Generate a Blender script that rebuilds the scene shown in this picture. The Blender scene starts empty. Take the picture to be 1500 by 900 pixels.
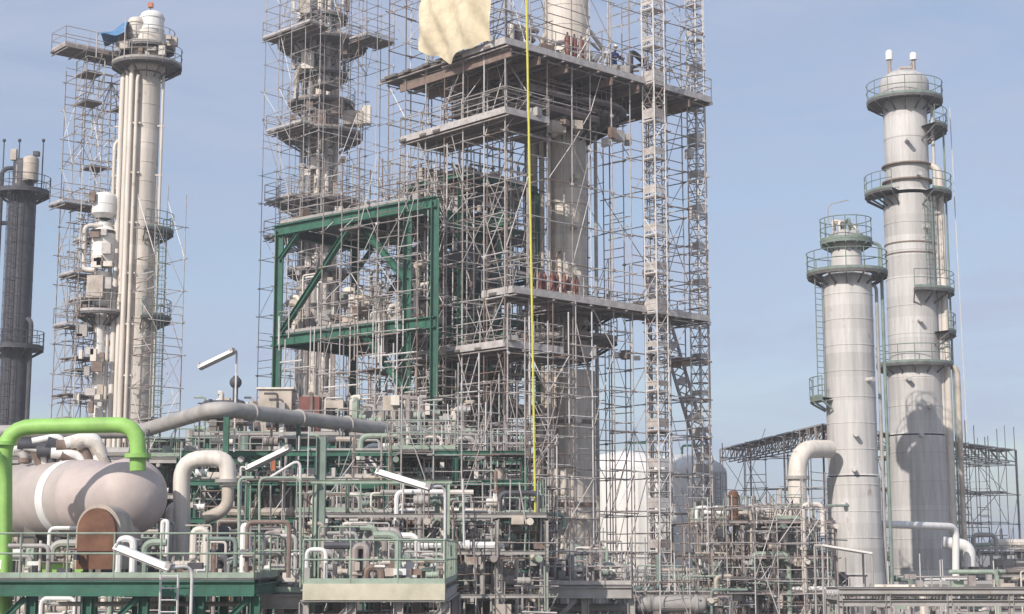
import bpy, math, random
from mathutils import Vector, Matrix
R=random.Random(11)
scene=bpy.context.scene
F=2366.0; TH=math.atan(360/2366.0); H=6.0
CT,ST=math.cos(TH),math.sin(TH)
def P(px,py,d):
    t=d/(F*CT-(450-py)*ST)
    return Vector((t*(px-750),d,H+t*(F*ST+(450-py)*CT)))
def Z(py,d): return P(750,py,d).z
def V3(x,y,z): return Vector((x,y,z))
# ---------------------------------------------------------------- materials
def s2l(c):
    c=c/255.0
    return c/12.92 if c<=0.04045 else ((c+0.055)/1.055)**2.4
def M(name,rgb,rough=0.6,metal=0.0,var=0.25,scale=1.2,rust=0.0,streak=False,band=False,rustcol=(122,88,66),bump=0.0):
    m=bpy.data.materials.new(name); m.use_nodes=True
    nt=m.node_tree; N=nt.nodes; L=nt.links
    b=N["Principled BSDF"]; b.inputs["Roughness"].default_value=rough; b.inputs["Metallic"].default_value=metal
    base=[s2l(c) for c in rgb]
    tc=N.new("ShaderNodeTexCoord"); mp=N.new("ShaderNodeMapping")
    L.new(tc.outputs["Object"],mp.inputs["Vector"])
    if streak: mp.inputs["Scale"].default_value=(3.0,3.0,0.22)
    no=N.new("ShaderNodeTexNoise"); no.inputs["Scale"].default_value=scale; no.inputs["Detail"].default_value=6; no.inputs["Roughness"].default_value=0.65
    L.new(mp.outputs[0],no.inputs["Vector"])
    cr=N.new("ShaderNodeValToRGB")
    cr.color_ramp.elements[0].position=0.3; cr.color_ramp.elements[1].position=0.72
    cr.color_ramp.elements[0].color=[c*(1-var) for c in base]+[1]
    cr.color_ramp.elements[1].color=[min(.9,c*(1+var*0.8)) for c in base]+[1]
    L.new(no.outputs["Fac"],cr.inputs["Fac"])
    out=cr.outputs["Color"]
    if band:
        sp=N.new("ShaderNodeSeparateXYZ"); L.new(tc.outputs["Object"],sp.inputs[0])
        d=N.new("ShaderNodeMath"); d.operation='MULTIPLY'; d.inputs[1].default_value=0.8; L.new(sp.outputs["Z"],d.inputs[0])
        fl=N.new("ShaderNodeMath"); fl.operation='FLOOR'; L.new(d.outputs[0],fl.inputs[0])
        wn=N.new("ShaderNodeTexWhiteNoise"); wn.noise_dimensions='1D'; L.new(fl.outputs[0],wn.inputs["W"])
        mr=N.new("ShaderNodeMapRange"); mr.inputs["To Min"].default_value=0.84; mr.inputs["To Max"].default_value=1.05
        L.new(wn.outputs["Value"],mr.inputs["Value"])
        mx=N.new("ShaderNodeVectorMath"); mx.operation='SCALE'
        L.new(out,mx.inputs[0]); L.new(mr.outputs[0],mx.inputs["Scale"]); out=mx.outputs[0]
    if rust>0:
        n2=N.new("ShaderNodeTexNoise"); n2.inputs["Scale"].default_value=1.7; n2.inputs["Detail"].default_value=8; n2.inputs["Roughness"].default_value=0.7
        mp2=N.new("ShaderNodeMapping"); mp2.inputs["Location"].default_value=(13,7,3); mp2.inputs["Scale"].default_value=(1,1,0.4)
        L.new(tc.outputs["Object"],mp2.inputs[0]); L.new(mp2.outputs[0],n2.inputs["Vector"])
        c2=N.new("ShaderNodeValToRGB"); t=0.66-rust*0.2
        c2.color_ramp.elements[0].position=t; c2.color_ramp.elements[1].position=t+0.1
        c2.color_ramp.elements[0].color=(0,0,0,1); c2.color_ramp.elements[1].color=(.8,.8,.8,1)
        L.new(n2.outputs["Fac"],c2.inputs["Fac"])
        mi=N.new("ShaderNodeMix"); mi.data_type='RGBA'
        L.new(c2.outputs["Color"],mi.inputs[0]); L.new(out,mi.inputs[6]); mi.inputs[7].default_value=[s2l(c) for c in rustcol]+[1]
        out=mi.outputs[2]
    L.new(out,b.inputs["Base Color"])
    if bump:
        bp=N.new("ShaderNodeBump"); bp.inputs["Strength"].default_value=bump; bp.inputs["Distance"].default_value=0.05
        L.new(no.outputs["Fac"],bp.inputs["Height"]); L.new(bp.outputs[0],b.inputs["Normal"])
    return m
galv=M("galvanised_tube",(184,178,174),.6,.05,.3,3)
galv2=M("weathered_tube",(156,146,141),.7,.05,.35,3)
galv3=M("rusty_tube",(128,110,100),.75,.0,.35,3)
galvL=M("bright_tube",(210,207,204),.6,.05,.2,3)
TUB=[galv,galv,galv,galv2,galv2,galvL,galv3]
plank=M("scaffold_planks",(108,102,98),.85,0,.35,2.5)
grate=M("deck_steel",(98,96,95),.7,.05,.35,2,rust=.2)
clad=M("aluminium_cladding",(212,203,191),.6,.05,.22,1.2,rust=.28,streak=True,band=True)
cladg=M("grey_shell",(196,193,189),.62,.03,.22,1.2,rust=.2,streak=True,band=True,rustcol=(132,104,84))
cream=M("cream_paint",(214,206,195),.6,0,.22,1.5,rust=.22,streak=True)
beige=M("beige_lagging",(184,173,160),.7,0,.3,1.5,rust=.25)
white=M("white_paint",(228,226,222),.6,0,.12,1.2,rust=.08,streak=True)
greyp=M("grey_pipe_paint",(164,160,155),.65,.0,.25,1.5,rust=.15)
greend=M("green_structural_paint",(50,100,82),.65,0,.35,1.5,rust=.2)
greenb=M("bright_green_paint",(146,192,100),.55,0,.22,1.5,rust=.02)
greenp=M("pale_green_paint",(150,164,148),.7,0,.3,2,rust=.3)
greeng=M("faded_green_paint",(124,138,129),.7,0,.3,2,rust=.25)
rustm=M("rusty_steel",(114,80,62),.85,0,.4,2.5)
dark=M("dark_steel",(76,76,82),.65,.05,.4,1.5,rust=.15)
yellow=M("yellow_hose",(208,202,84),.5,0,.15,3)
redm=M("red_oxide_paint",(124,76,68),.65,0,.35,2)
bluem=M("blue_tarpaulin",(84,130,170),.6,0,.3,2)
navy=M("navy_coverall",(36,52,96),.8,0,.25,6)
tarpm=M("beige_tarpaulin",(212,198,168),.8,0,.25,1.6,bump=.4)
vess=M("vessel_paint",(180,170,163),.6,0,.16,.9,rust=.15)
vess2=M("vessel_head_paint",(190,176,170),.6,0,.16,1.1,rust=.12)
concrete=M("concrete",(128,122,114),.9,0,.3,.6)
wallm=M("cladding_wall",(100,96,93),.8,0,.35,.8,rust=.2)
ground_m=M("gravel_ground",(124,119,112),.95,0,.35,.15)
decky=M("yellowed_panel",(196,190,168),.7,0,.25,1.4,rust=.35,rustcol=(150,118,60))
orange=M("orange_paint",(184,110,74),.6,0,.2,2)
foliage=M("foliage",(70,80,66),.9,0,.5,.5)
skinm=M("skin",(190,140,115),.6,0,.1,8)
helmetm=M("helmet_plastic",(230,225,210),.35,0,.05,8)
bootm=M("boot_leather",(40,34,30),.7,0,.2,8)
PIP=[greyp,greyp,greyp,beige,beige,cream,galv2,galv2,galv3,dark,greeng,clad,white]
MUT=[greyp,greyp,greyp,galv,galv2,galv2,beige,galv3,dark,cream,clad,greeng,greenp,white]
# ---------------------------------------------------------------- mesh builder
def frame(d):
    d=d.normalized(); up=Vector((0,0,1)) if abs(d.z)<0.95 else Vector((1,0,0))
    a=d.cross(up).normalized(); b=a.cross(d).normalized()
    return a,b
class MB:
    def __init__(s,name): s.name=name;s.v=[];s.f=[];s.m=[];s.s=[];s.mats=[]
    def mi(s,m):
        if m not in s.mats: s.mats.append(m)
        return s.mats.index(m)
    def face(s,idx,mi,sm=False): s.f.append(idx);s.m.append(mi);s.s.append(sm)
    def tube(s,a,b,r,mat,n=5,cap=False,r2=None):
        a=Vector(a);b=Vector(b);d=b-a
        if d.length<1e-4: return
        x,y=frame(d);r2=r if r2 is None else r2;k=len(s.v);mi=s.mi(mat)
        for i in range(n):
            t=2*math.pi*i/n;o=x*math.cos(t)+y*math.sin(t)
            s.v.append(a+o*r);s.v.append(b+o*r2)
        for i in range(n):
            j=(i+1)%n; s.face((k+2*i,k+2*j,k+2*j+1,k+2*i+1),mi,True)
        if cap:
            s.face(tuple(k+2*i for i in range(n))[::-1],mi); s.face(tuple(k+2*i+1 for i in range(n)),mi)
    def hexa(s,c8,mat):
        k=len(s.v); s.v+= [Vector(c) for c in c8]; mi=s.mi(mat)
        for q in ((0,3,2,1),(4,5,6,7),(0,1,5,4),(1,2,6,5),(2,3,7,6),(3,0,4,7)): s.face(tuple(k+i for i in q),mi)
    def box(s,c,size,mat,rz=0.0):
        c=Vector(c);x,y,z=[q/2 for q in size];u=Vector((math.cos(rz),math.sin(rz),0));v=Vector((-u.y,u.x,0));w=Vector((0,0,1))
        s.hexa([c-u*x-v*y-w*z,c+u*x-v*y-w*z,c+u*x+v*y-w*z,c-u*x+v*y-w*z,c-u*x-v*y+w*z,c+u*x-v*y+w*z,c+u*x+v*y+w*z,c-u*x+v*y+w*z],mat)
    def beam(s,a,b,w,h,mat):
        a=Vector(a);b=Vector(b);x,y=frame(b-a);x=x*w/2;y=y*h/2
        s.hexa([a-x-y,a+x-y,b+x-y,b-x-y,a-x+y,a+x+y,b+x+y,b-x+y],mat)
    def ibeam(s,a,b,w,h,mat):
        a=Vector(a);b=Vector(b);x,y=frame(b-a);t=h*0.1
        s.beam(a+y*(h/2-t/2),b+y*(h/2-t/2),w,t,mat); s.beam(a-y*(h/2-t/2),b-y*(h/2-t/2),w,t,mat)
        s.beam(a,b,w*0.12,h-2*t-.004,mat)
    def lathe(s,o,ax,prof,mat,n=32):
        o=Vector(o);ax=Vector(ax).normalized();x,y=frame(ax);k=len(s.v);mi=s.mi(mat)
        for (r,t) in prof:
            for i in range(n):
                q=2*math.pi*i/n; s.v.append(o+ax*t+(x*math.cos(q)+y*math.sin(q))*max(r,.001))
        for j in range(len(prof)-1):
            for i in range(n):
                i2=(i+1)%n; s.face((k+j*n+i,k+j*n+i2,k+(j+1)*n+i2,k+(j+1)*n+i),mi,True)
    def path(s,pts,r,mat,n=10,bend=None):
        pts=[Vector(p) for p in pts];bend=bend if bend is not None else r*3
        out=[pts[0]]
        for i in range(1,len(pts)-1):
            a,b,c=pts[i-1],pts[i],pts[i+1];l=min(bend,(a-b).length*.49,(c-b).length*.49)
            if l<1e-3: out.append(b); continue
            p0=b+(a-b).normalized()*l;p1=b+(c-b).normalized()*l
            for q in range(7):
                t=q/6.0; out.append(p0*(1-t)**2+b*2*t*(1-t)+p1*t*t)
        out.append(pts[-1]);k=len(s.v);mi=s.mi(mat);x=None
        for i,p in enumerate(out):
            d=(out[min(i+1,len(out)-1)]-out[max(i-1,0)]).normalized()
            if x is None: x,_=frame(d)
            x=(x-d*x.dot(d)).normalized();y=d.cross(x)
            for q in range(n):
                t=2*math.pi*q/n; s.v.append(p+(x*math.cos(t)+y*math.sin(t))*r)
        for j in range(len(out)-1):
            for i in range(n):
                i2=(i+1)%n; s.face((k+j*n+i,k+j*n+i2,k+(j+1)*n+i2,k+(j+1)*n+i),mi,True)
        s.face(tuple(k+i for i in range(n))[::-1],mi); e=k+(len(out)-1)*n; s.face(tuple(e+i for i in range(n)),mi)
    def ball(s,c,r,mat,n=12,sz=1.0):
        s.lathe(c,(0,0,1),[(r*math.cos(t),r*sz*math.sin(t)) for t in [math.pi*(-.5+i/8) for i in range(9)]],mat,n)
    def build(s,parent=None):
        me=bpy.data.meshes.new(s.name); me.from_pydata([tuple(v) for v in s.v],[],s.f)
        for m in s.mats: me.materials.append(m)
        me.polygons.foreach_set("material_index",s.m); me.polygons.foreach_set("use_smooth",s.s)
        me.update(); me.set_sharp_from_angle(angle=math.radians(40))
        o=bpy.data.objects.new(s.name,me); scene.collection.objects.link(o)
        if parent: o.parent=parent
        return o
# ---------------------------------------------------------------- kit of parts
def rail(mb,pts,mat,h=1.1,sp=1.4,r=.025,toe=True):
    for a,b in zip(pts[:-1],pts[1:]):
        a=Vector(a);b=Vector(b);L=(b-a).length;n=max(1,round(L/sp));up=Vector((0,0,1))
        for i in range(n+1):
            p=a.lerp(b,i/n); mb.tube(p,p+up*h,r,mat,4)
        for z in (h,h*.55): mb.tube(a+up*z,b+up*z,r,mat,4)
        if toe: mb.beam(a+up*.08,b+up*.08,.02,.14,mat)
def ladder(mb,p,z0,z1,a,mat,cage=True,w=.45):
    s=Vector((math.cos(a),math.sin(a),0));f=Vector((s.y,-s.x,0));p=Vector((p[0],p[1],0))
    for q in (-w/2,w/2): mb.tube(p+s*q+V3(0,0,z0),p+s*q+V3(0,0,z1),.03,mat,4)
    z=z0
    while z<z1:
        mb.tube(p-s*w/2+V3(0,0,z),p+s*w/2+V3(0,0,z),.018,mat,4); z+=.3
    if cage:
        z=z0+2.2
        ang=[math.pi*i/6 for i in range(7)]
        def cp(t,z): return p+s*(.38*math.cos(t))+f*(.7*math.sin(t))+V3(0,0,z)
        while z<z1:
            for t0,t1 in zip(ang[:-1],ang[1:]): mb.tube(cp(t0,z),cp(t1,z),.02,mat,4)
            z+=.9
        for t in ang[1:-1]: mb.tube(cp(t,z0+2.2),cp(t,z1),.016,mat,4)
def ringplat(mb,cx,cy,z,ri,ro,mat,rm,a0=0,a1=360,n=28,h=1.1,sup=True):
    k=len(mb.v);mi=mb.mi(mat);A=[math.radians(a0+(a1-a0)*i/n) for i in range(n+1)]
    for t in A:
        c,s_=math.cos(t),math.sin(t)
        for r,zz in ((ri,z),(ro,z),(ro,z-.16),(ri,z-.06)): mb.v.append(V3(cx+r*c,cy+r*s_,zz))
    for i in range(n):
        q=k+4*i
        for e in range(4):
            e2=(e+1)%4; mb.face((q+e,q+4+e,q+4+e2,q+e2),mi)
    for i in range(n):
        for zz in (h,h*.55):
            mb.tube(V3(cx+ro*math.cos(A[i]),cy+ro*math.sin(A[i]),z+zz),V3(cx+ro*math.cos(A[i+1]),cy+ro*math.sin(A[i+1]),z+zz),.026,rm,4)
        mb.beam(V3(cx+ro*math.cos(A[i]),cy+ro*math.sin(A[i]),z+.07),V3(cx+ro*math.cos(A[i+1]),cy+ro*math.sin(A[i+1]),z+.07),.02,.15,rm)
    for i in range(0,n+1,2):
        c,s_=math.cos(A[i]),math.sin(A[i])
        mb.tube(V3(cx+ro*c,cy+ro*s_,z),V3(cx+ro*c,cy+ro*s_,z+h),.026,rm,4)
        if sup: mb.beam(V3(cx+ri*c,cy+ri*s_,z-.16-(ro-ri)*.6),V3(cx+ro*c,cy+ro*s_,z-.17),.06,.1,mat)
def shell(mb,cx,cy,segs,mat,n=40,seam=1.25,top=True):
    for i,(r,z0,z1) in enumerate(segs):
        prof=[]
        if i==0: prof.append((r,z0))
        else:
            pr=segs[i-1][0]; prof+= [(pr,z0),(r,z0+abs(pr-r)*.9)]
        prof.append((r,z1))
        if i==len(segs)-1 and top:
            prof+= [(r*math.cos(t),z1+r*.5*math.sin(t)) for t in (.3,.6,.9,1.2,1.5,1.57)]
        mb.lathe((cx,cy,0),(0,0,1),prof,mat,n)
        z=z0+seam
        while z<z1-.2:
            mb.lathe((cx,cy,z),(0,0,1),[(r,-.03),(r+.02,-.02),(r+.02,.02),(r,.03)],mat,n); z+=seam
def flange(mb,p,ax,r,mat):
    mb.lathe(p,ax,[(r*.6,-.07),(r*1.5,-.07),(r*1.5,.07),(r*.6,.07)],mat,10)
def valve(mb,p,r,mat,wheel):
    p=Vector(p); mb.ball(p,r*1.6,mat,8); flange(mb,p+V3(r*1.8,0,0),(1,0,0),r,mat); flange(mb,p-V3(r*1.8,0,0),(1,0,0),r,mat)
    mb.tube(p,p+V3(0,0,r*4),r*.3,mat,5); mb.lathe(p+V3(0,0,r*4),(0,0,1),[(r*1.1,-.02),(r*1.4,-.02),(r*1.4,.02),(r*1.1,.02),(r*1.1,-.02)],wheel,10)
    mb.tube(p+V3(-r*1.2,0,r*4),p+V3(r*1.2,0,r*4),.015,wheel,4)
def drum(mb,a,b,r,mat,n=24,legs=None):
    a=Vector(a);b=Vector(b);L=(b-a).length;ax=(b-a).normalized()
    pr=[(r*math.sin(t),-r*.5*math.cos(t)) for t in (0,.3,.6,.9,1.2)]+[(r,0),(r,L)]+[(r*math.cos(t),L+r*.5*math.sin(t)) for t in (.3,.6,.9,1.2,1.57)]
    mb.lathe(a,ax,pr,mat,n)
    for t in (.12,.88): mb.lathe(a+ax*L*t,ax,[(r,-.06),(r+.05,-.06),(r+.05,.06),(r,.06)],mat,n)
    if legs is not None:
        for t in (.25,.75):
            c=a.lerp(b,t); mb.box((c.x,c.y,(c.z-r*.8+legs)/2),(.3,r*1.4,max(.1,c.z-r*.8-legs)),concrete)
def scaffold(mb,O,a,lu,lv,z0,z1,nu,nv,lift=2.0,r=.028,keep=None,pb=.4,miss=.06,pp=.06,guard=.25,seed=1,mats=TUB,standtop=1.5,nside=4):
    Q=random.Random(seed);a=math.radians(a);U=V3(math.cos(a),math.sin(a),0);W=V3(-math.sin(a),math.cos(a),0);O=Vector((O[0],O[1],0))
    nd={}
    for i in range(nu+1):
        for j in range(nv+1):
            if keep and not keep(i,j): continue
            nd[(i,j)]=O+U*(lu*i/nu+Q.uniform(-.07,.07))+W*(lv*j/nv+Q.uniform(-.07,.07))
    up=V3(0,0,1);nl=int((z1-z0)/lift)
    for k,p in nd.items():
        ztop=z1+Q.uniform(0,standtop)
        dx=V3(Q.uniform(-.06,.06),Q.uniform(-.06,.06),0)
        z=z0
        while z<ztop:
            ze=min(ztop,z+6); mb.tube(p+dx*((z-z0)/(z1-z0))+up*z,p+dx*((ze-z0)/(z1-z0))+up*ze,r*1.12,Q.choice(mats),nside); z=ze
    for l in range(nl+1):
        z=z0+l*lift
        for (i,j),p in nd.items():
            zz=z+Q.uniform(-.05,.05)
            if Q.random()<.5: mb.box(p+up*zz,(.12,.12,.12),Q.choice(mats),.7)
            for di,dj in ((1,0),(0,1)):
                q=nd.get((i+di,j+dj))
                if q is None: continue
                e=(q-p).normalized()
                if Q.random()>miss: mb.tube(p-e*Q.uniform(.05,.35)+up*zz,q+e*Q.uniform(.05,.35)+up*(zz+Q.uniform(-.03,.03)),r,Q.choice(mats),nside)
                if Q.random()<guard:
                    for h in (.5,1.0): mb.tube(p+up*(zz+h),q+up*(zz+h),r*.9,Q.choice(mats),nside)
                if Q.random()<pb and l<nl:
                    A,B=(p,q) if Q.random()<.5 else (q,p)
                    ll=lift*(1 if Q.random()<.6 else 2)
                    mb.tube(A+up*zz,B+up*(zz+ll),r*.9,Q.choice(mats),nside)
            if Q.random()<pp and (i+1,j) in nd and (i,j+1) in nd:
                q=nd[(i+1,j)];s_=nd[(i,j+1)];
                A=p+up*(zz+.05);B=q+up*(zz+.05);C=q+(s_-p)+up*(zz+.05);D=s_+up*(zz+.05);t=up*.06
                mb.hexa([A,B,C,D,A+t,B+t,C+t,D+t],plank)
def slab(mb,O,a,u0,u1,v0,v1,z,t,mat,edge=None,rails=None,joists=True):
    a=math.radians(a);U=V3(math.cos(a),math.sin(a),0);W=V3(-math.sin(a),math.cos(a),0);O=Vector((O[0],O[1],0))
    q=lambda u,v,zz:O+U*u+W*v+V3(0,0,zz)
    n=max(1,int((v1-v0)/.5))
    for i in range(n):
        s0=v0+(v1-v0)*i/n+.01;s1=v0+(v1-v0)*(i+1)/n-.01;e=R.uniform(-.12,.12);dz=R.uniform(-.015,.015)
        mb.hexa([q(u0+e,s0,z-t+dz),q(u1+e,s0,z-t+dz),q(u1+e,s1,z-t+dz),q(u0+e,s1,z-t+dz),q(u0+e,s0,z+dz),q(u1+e,s0,z+dz),q(u1+e,s1,z+dz),q(u0+e,s1,z+dz)],mat)
    if joists:
        k=max(2,int((u1-u0)/1.2))
        for i in range(k+1):
            u=u0+.1+(u1-u0-.2)*i/k; mb.tube(q(u,v0-.15,z-t-.1),q(u,v1+.15,z-t-.1),.05,galv2,5)
    if edge:
        for A,B in (((u0,v0),(u1,v0)),((u0,v0),(u0,v1)),((u1,v0),(u1,v1)),((u0,v1),(u1,v1))):
            mb.beam(q(A[0],A[1],z-t*.2),q(B[0],B[1],z-t*.2),.07,.22,edge)
    if rails:
        rail(mb,[q(u0,v0,z+.05),q(u1,v0,z+.05),q(u1,v1,z+.05),q(u0,v1,z+.05),q(u0,v0,z+.05)],rails,1.15,1.6,.028)
def rack(mb,O,a,lx,ly,zs,nx,ny,seed,bm,deck=.3,lp=5,tp=3,ris=14,rmat=greenp,valves=10,drums=2,rmax=.2,mats=PIP,bw=.25,fine=0):
    Q=random.Random(seed);a_=math.radians(a);U=V3(math.cos(a_),math.sin(a_),0);W=V3(-math.sin(a_),math.cos(a_),0);O=Vector((O[0],O[1],0))
    q=lambda u,v,z:O+U*u+W*v+V3(0,0,z)
    zt=zs[-1]
    for i in range(nx+1):
        for j in range(ny+1):
            mb.ibeam(q(lx*i/nx,ly*j/ny,0),q(lx*i/nx,ly*j/ny,zt-.15-.01*(i%2)),bw,bw,bm)
    for z in zs:
        for j in range(ny+1): mb.ibeam(q(0,ly*j/ny,z),q(lx,ly*j/ny,z),bw*.6,bw,bm)
        for i in range(nx+1): mb.ibeam(q(lx*i/nx,0,z-.03),q(lx*i/nx,ly,z-.03),bw*.6,bw*.9,bm)
        for i in range(nx):
            for j in range(ny):
                if Q.random()<deck:
                    u0,u1=lx*i/nx+.02,lx*(i+1)/nx-.02;v0,v1=ly*j/ny+.02,ly*(j+1)/ny-.02;zz=z+bw*.55
                    mb.hexa([q(u0,v0,zz),q(u1,v0,zz),q(u1,v1,zz),q(u0,v1,zz),q(u0,v0,zz+.05),q(u1,v0,zz+.05),q(u1,v1,zz+.05),q(u0,v1,zz+.05)],grate)
                    if Q.random()<.7: rail(mb,[q(u0,v0,zz+.05),q(u1,v0,zz+.05)],rmat,1.1,1.3,.024)
                    if Q.random()<.3: rail(mb,[q(u1,v0,zz+.05),q(u1,v1,zz+.05)],rmat,1.1,1.3,.024)
        for _ in range(lp):
            r=Q.choice([.035,.05,.07,.1,rmax]);v=Q.uniform(.1,ly);zz=z+bw*.5+r+.06;u0=Q.uniform(-.5,lx*.4);u1=Q.uniform(lx*.6,lx+.5);m=Q.choice(mats)
            pts=[q(u0,v,zz),q(u1,v,zz)]
            if Q.random()<.6: pts.append(q(u1,v,zz+Q.choice([-1,1])*Q.uniform(.8,1.8)))
            if Q.random()<.5: pts.insert(0,q(u0,v,zz-Q.uniform(.6,1.6)))
            mb.path(pts,r,m,8)
            for _k in range(2):
                flange(mb,q(Q.uniform(u0+.5,u1-.5),v,zz),U,r,m)
        for _ in range(tp):
            r=Q.choice([.05,.08,.12]);u=Q.uniform(0,lx);mb.path([q(u,-.4,z-bw*.6-r),q(u,ly+.2,z-bw*.6-r)],r,Q.choice(mats),8)
    for _ in range(ris):
        r=Q.choice([.03,.04,.06,.09,rmax*.7]);u=Q.uniform(0,lx);v=Q.uniform(-.3,ly*.8);za=Q.choice([0]+list(zs[:-1]));zb=za+Q.uniform(1.5,4.5);zb=min(zb,zt+.8)
        e=Q.choice([-1,1])*Q.uniform(.5,1.8);m=Q.choice(mats)
        pts=[q(u,v,za),q(u,v,zb),q(u+e,v,zb)]
        if Q.random()<.5: pts.append(q(u+e,v,zb-Q.uniform(.6,1.6)))
        mb.path(pts,r,m,8); flange(mb,q(u,v,(za+zb)/2),(0,0,1),r,m)
    for _ in range(valves):
        z=Q.choice(zs);valve(mb,q(Q.uniform(0,lx),Q.uniform(-.2,ly*.6),z+.5),Q.uniform(.05,.12),Q.choice(mats),Q.choice([redm,greend,dark,greyp]))
    for _ in range(drums):
        z=Q.choice(zs[:-1]);u=Q.uniform(0,lx*.7);v=Q.uniform(0,ly*.8);r=Q.uniform(.3,.5);drum(mb,q(u,v,z+r+.3),q(u+Q.uniform(1.5,2.8),v,z+r+.3),r,Q.choice([vess,greyp,beige,clad]),18,z+.05)
    for _ in range(fine):
        u=Q.uniform(-.2,lx);v=Q.uniform(-.4,ly*.5);z=Q.uniform(.5,zt);k=Q.random();m=Q.choice([galv,galv2,galv3,greyp,greenp,galvL,dark])
        if k<.4: mb.tube(q(u,v,z),q(u+Q.uniform(-.05,.05),v,min(zt+1.2,z+Q.uniform(.6,3))),Q.uniform(.018,.035),m,4)
        elif k<.7: mb.tube(q(u,v,z),q(min(lx+.4,u+Q.uniform(.6,3.5)),v+Q.uniform(-.3,.3),z+Q.uniform(-.05,.05)),Q.uniform(.018,.04),m,4)
        elif k<.82: mb.tube(q(u,v,z),q(u+Q.uniform(-1.5,1.5),v,z+Q.uniform(.8,2)),.024,m,4)
        else: mb.box(q(u,v,z),(Q.uniform(.12,.5),Q.uniform(.1,.3),Q.uniform(.12,.5)),Q.choice([greyp,white,beige,dark,galv3,cream,orange if Q.random()<.2 else galv]),a_)
# ================================================================ GROUND / BACKGROUND
g=MB("ground"); g.hexa([(-3000,-500,-.5),(3000,-500,-.5),(3000,6000,-.5),(-3000,6000,-.5),(-3000,-500,0),(3000,-500,0),(3000,6000,0),(-3000,6000,0)],ground_m); g.build()
g=MB("access_road"); g.box((0,34,.008),(400,7,.008),M("asphalt",(62,62,64),.9,0,.2,.5))
for s_ in (-1,1): g.box((0,34+s_*3.6,.06),(400,.15,.13),concrete)
for i in range(-20,20): g.box((i*6,34,.016),(2.5,.12,.004),white)
g.build()
t=MB("background_treeline");Q=random.Random(5)
for i in range(900):
    x=Q.uniform(-260,420);y=Q.uniform(560,640);r=Q.uniform(2,4.5);t.lathe((x,y,Q.uniform(0,3.5)),(0,0,1),[(r*.3,-r),(r*Q.uniform(.7,1.1),-r*.2),(r*Q.uniform(.5,.9),r*.4),(.1,r*.9)],foliage,6)
t.build()
for (px0,px1,d,top) in ((1395,1470,330,818),(1475,1540,300,812),(1285,1330,360,822)):
    a=P(px0,top,d);b=P(px1,top,d);w=b.x-a.x;bb=MB("warehouse");hh=a.z
    bb.box(((a.x+b.x)/2,d+10,hh/2),(w,20,hh),M("warehouse_sheet",(150,150,150),.7,0,.2,.2));bb.box(((a.x+b.x)/2,d+10,hh+.2),(w+.6,20.6,.35),dark)
    for k in range(4): bb.box((a.x+w*(k+.5)/4,d-.05,1.6),(w/8,.12,3.2),dark)
    bb.build()
b=MB("process_building"); a0=P(-70,650,104);a1=P(770,650,104);hh=a0.z;w=a1.x-a0.x;cx=(a0.x+a1.x)/2
b.box((cx,110,hh/2),(w,12,hh),wallm); b.box((cx,110,hh+.15),(w+.4,12.4,.3),dark)
for i in range(18):
    b.box((a0.x+w*(i+.5)/18,103.9,hh-2),(w/26,.15,1.3),dark); b.box((a0.x+w*(i+.5)/18,103.9,hh-6),(w/26,.15,1.3),dark)
    b.beam((a0.x+w*i/18,103.8,0),(a0.x+w*i/18,103.8,hh),.3,.3,greend)
b.build()
# ================================================================ LEFT COLUMNS
d=112;c=P(28,400,d);cx,cy=c.x,c.y
m=MB("distillation_column"); shell(m,cx,cy,[(.95,0,Z(285,d)),(.75,Z(285,d)+.2,Z(240,d))],dark)
for q,zt in ((-1.35,250),(-1.65,330),(1.2,470)): m.path([(cx+q,cy-.6,0),(cx+q,cy-.6,Z(zt,d)),(cx,cy,Z(zt,d)+.2)],.16,dark,8)
for zp in (283,510): ringplat(m,cx,cy,Z(zp,d),.95,1.9,dark,dark)
shell(m,cx+.6,cy-.4,[(.55,Z(268,d),Z(236,d))],beige)
for q in (-1.5,-.4,1.3): m.tube((cx+q,cy,Z(283,d)),(cx+q,cy,Z(208,d)),.05,dark,5); m.ball((cx+q,cy,Z(206,d)),.13,dark,8)
for i in range(8): m.box((cx+R.uniform(-1.5,1.5),cy-.5,Z(R.uniform(225,275),d)),(.4,.4,R.uniform(.3,.9)),R.choice([dark,greyp,beige]))
ladder(m,(cx-.3,cy-1.1),0,Z(283,d),0,dark); m.build()
d=100;c=P(203,350,d);cx,cy=c.x+.15,c.y
m=MB("distillation_column"); z=lambda y:Z(y,d)
shell(m,cx,cy,[(1.0,0,z(470)),(.9,z(469),z(110)),(1.15,z(108),z(55))],clad)
for q,yy,r,zt in ((-1.05,-.55,.17,105),(-.72,-.95,.16,100),(-1.45,-.2,.19,110),(-.3,-1.15,.12,120),(1.15,-.3,.09,90),(-1.85,-.1,.12,210)):
    m.path([(cx+q,cy+yy,0),(cx+q,cy+yy,z(zt)),(cx+q*.3,cy+yy*.3,z(zt)+.8)],r,cream if r>.13 else clad,10)
    zz=4
    while zz<z(130): m.box((cx+q*.9,cy+yy*.9,zz),(.5,.14,.1),clad); zz+=3.2
ringplat(m,cx,cy,z(98),1.0,2.2,grate,greyp); ringplat(m,cx,cy,z(72),1.0,1.7,grate,greyp)
drum(m,(cx-.6,cy-.6,z(60)),(cx-.6,cy-.6,z(36)),.55,clad); drum(m,(cx+.3,cy-.3,z(50)),(cx+.3,cy-.3,z(27)),.75,white)
m.path([(cx-1.6,cy,z(70)),(cx-1.6,cy,z(48)),(cx,cy,z(48))],.35,clad)
for i in range(12): m.box((cx+R.uniform(-1.8,1.8),cy-R.uniform(.9,1.6),z(R.uniform(62,96))),(R.uniform(.2,.6),.4,R.uniform(.2,.8)),R.choice([beige,galv3,greyp,cream]))
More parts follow.
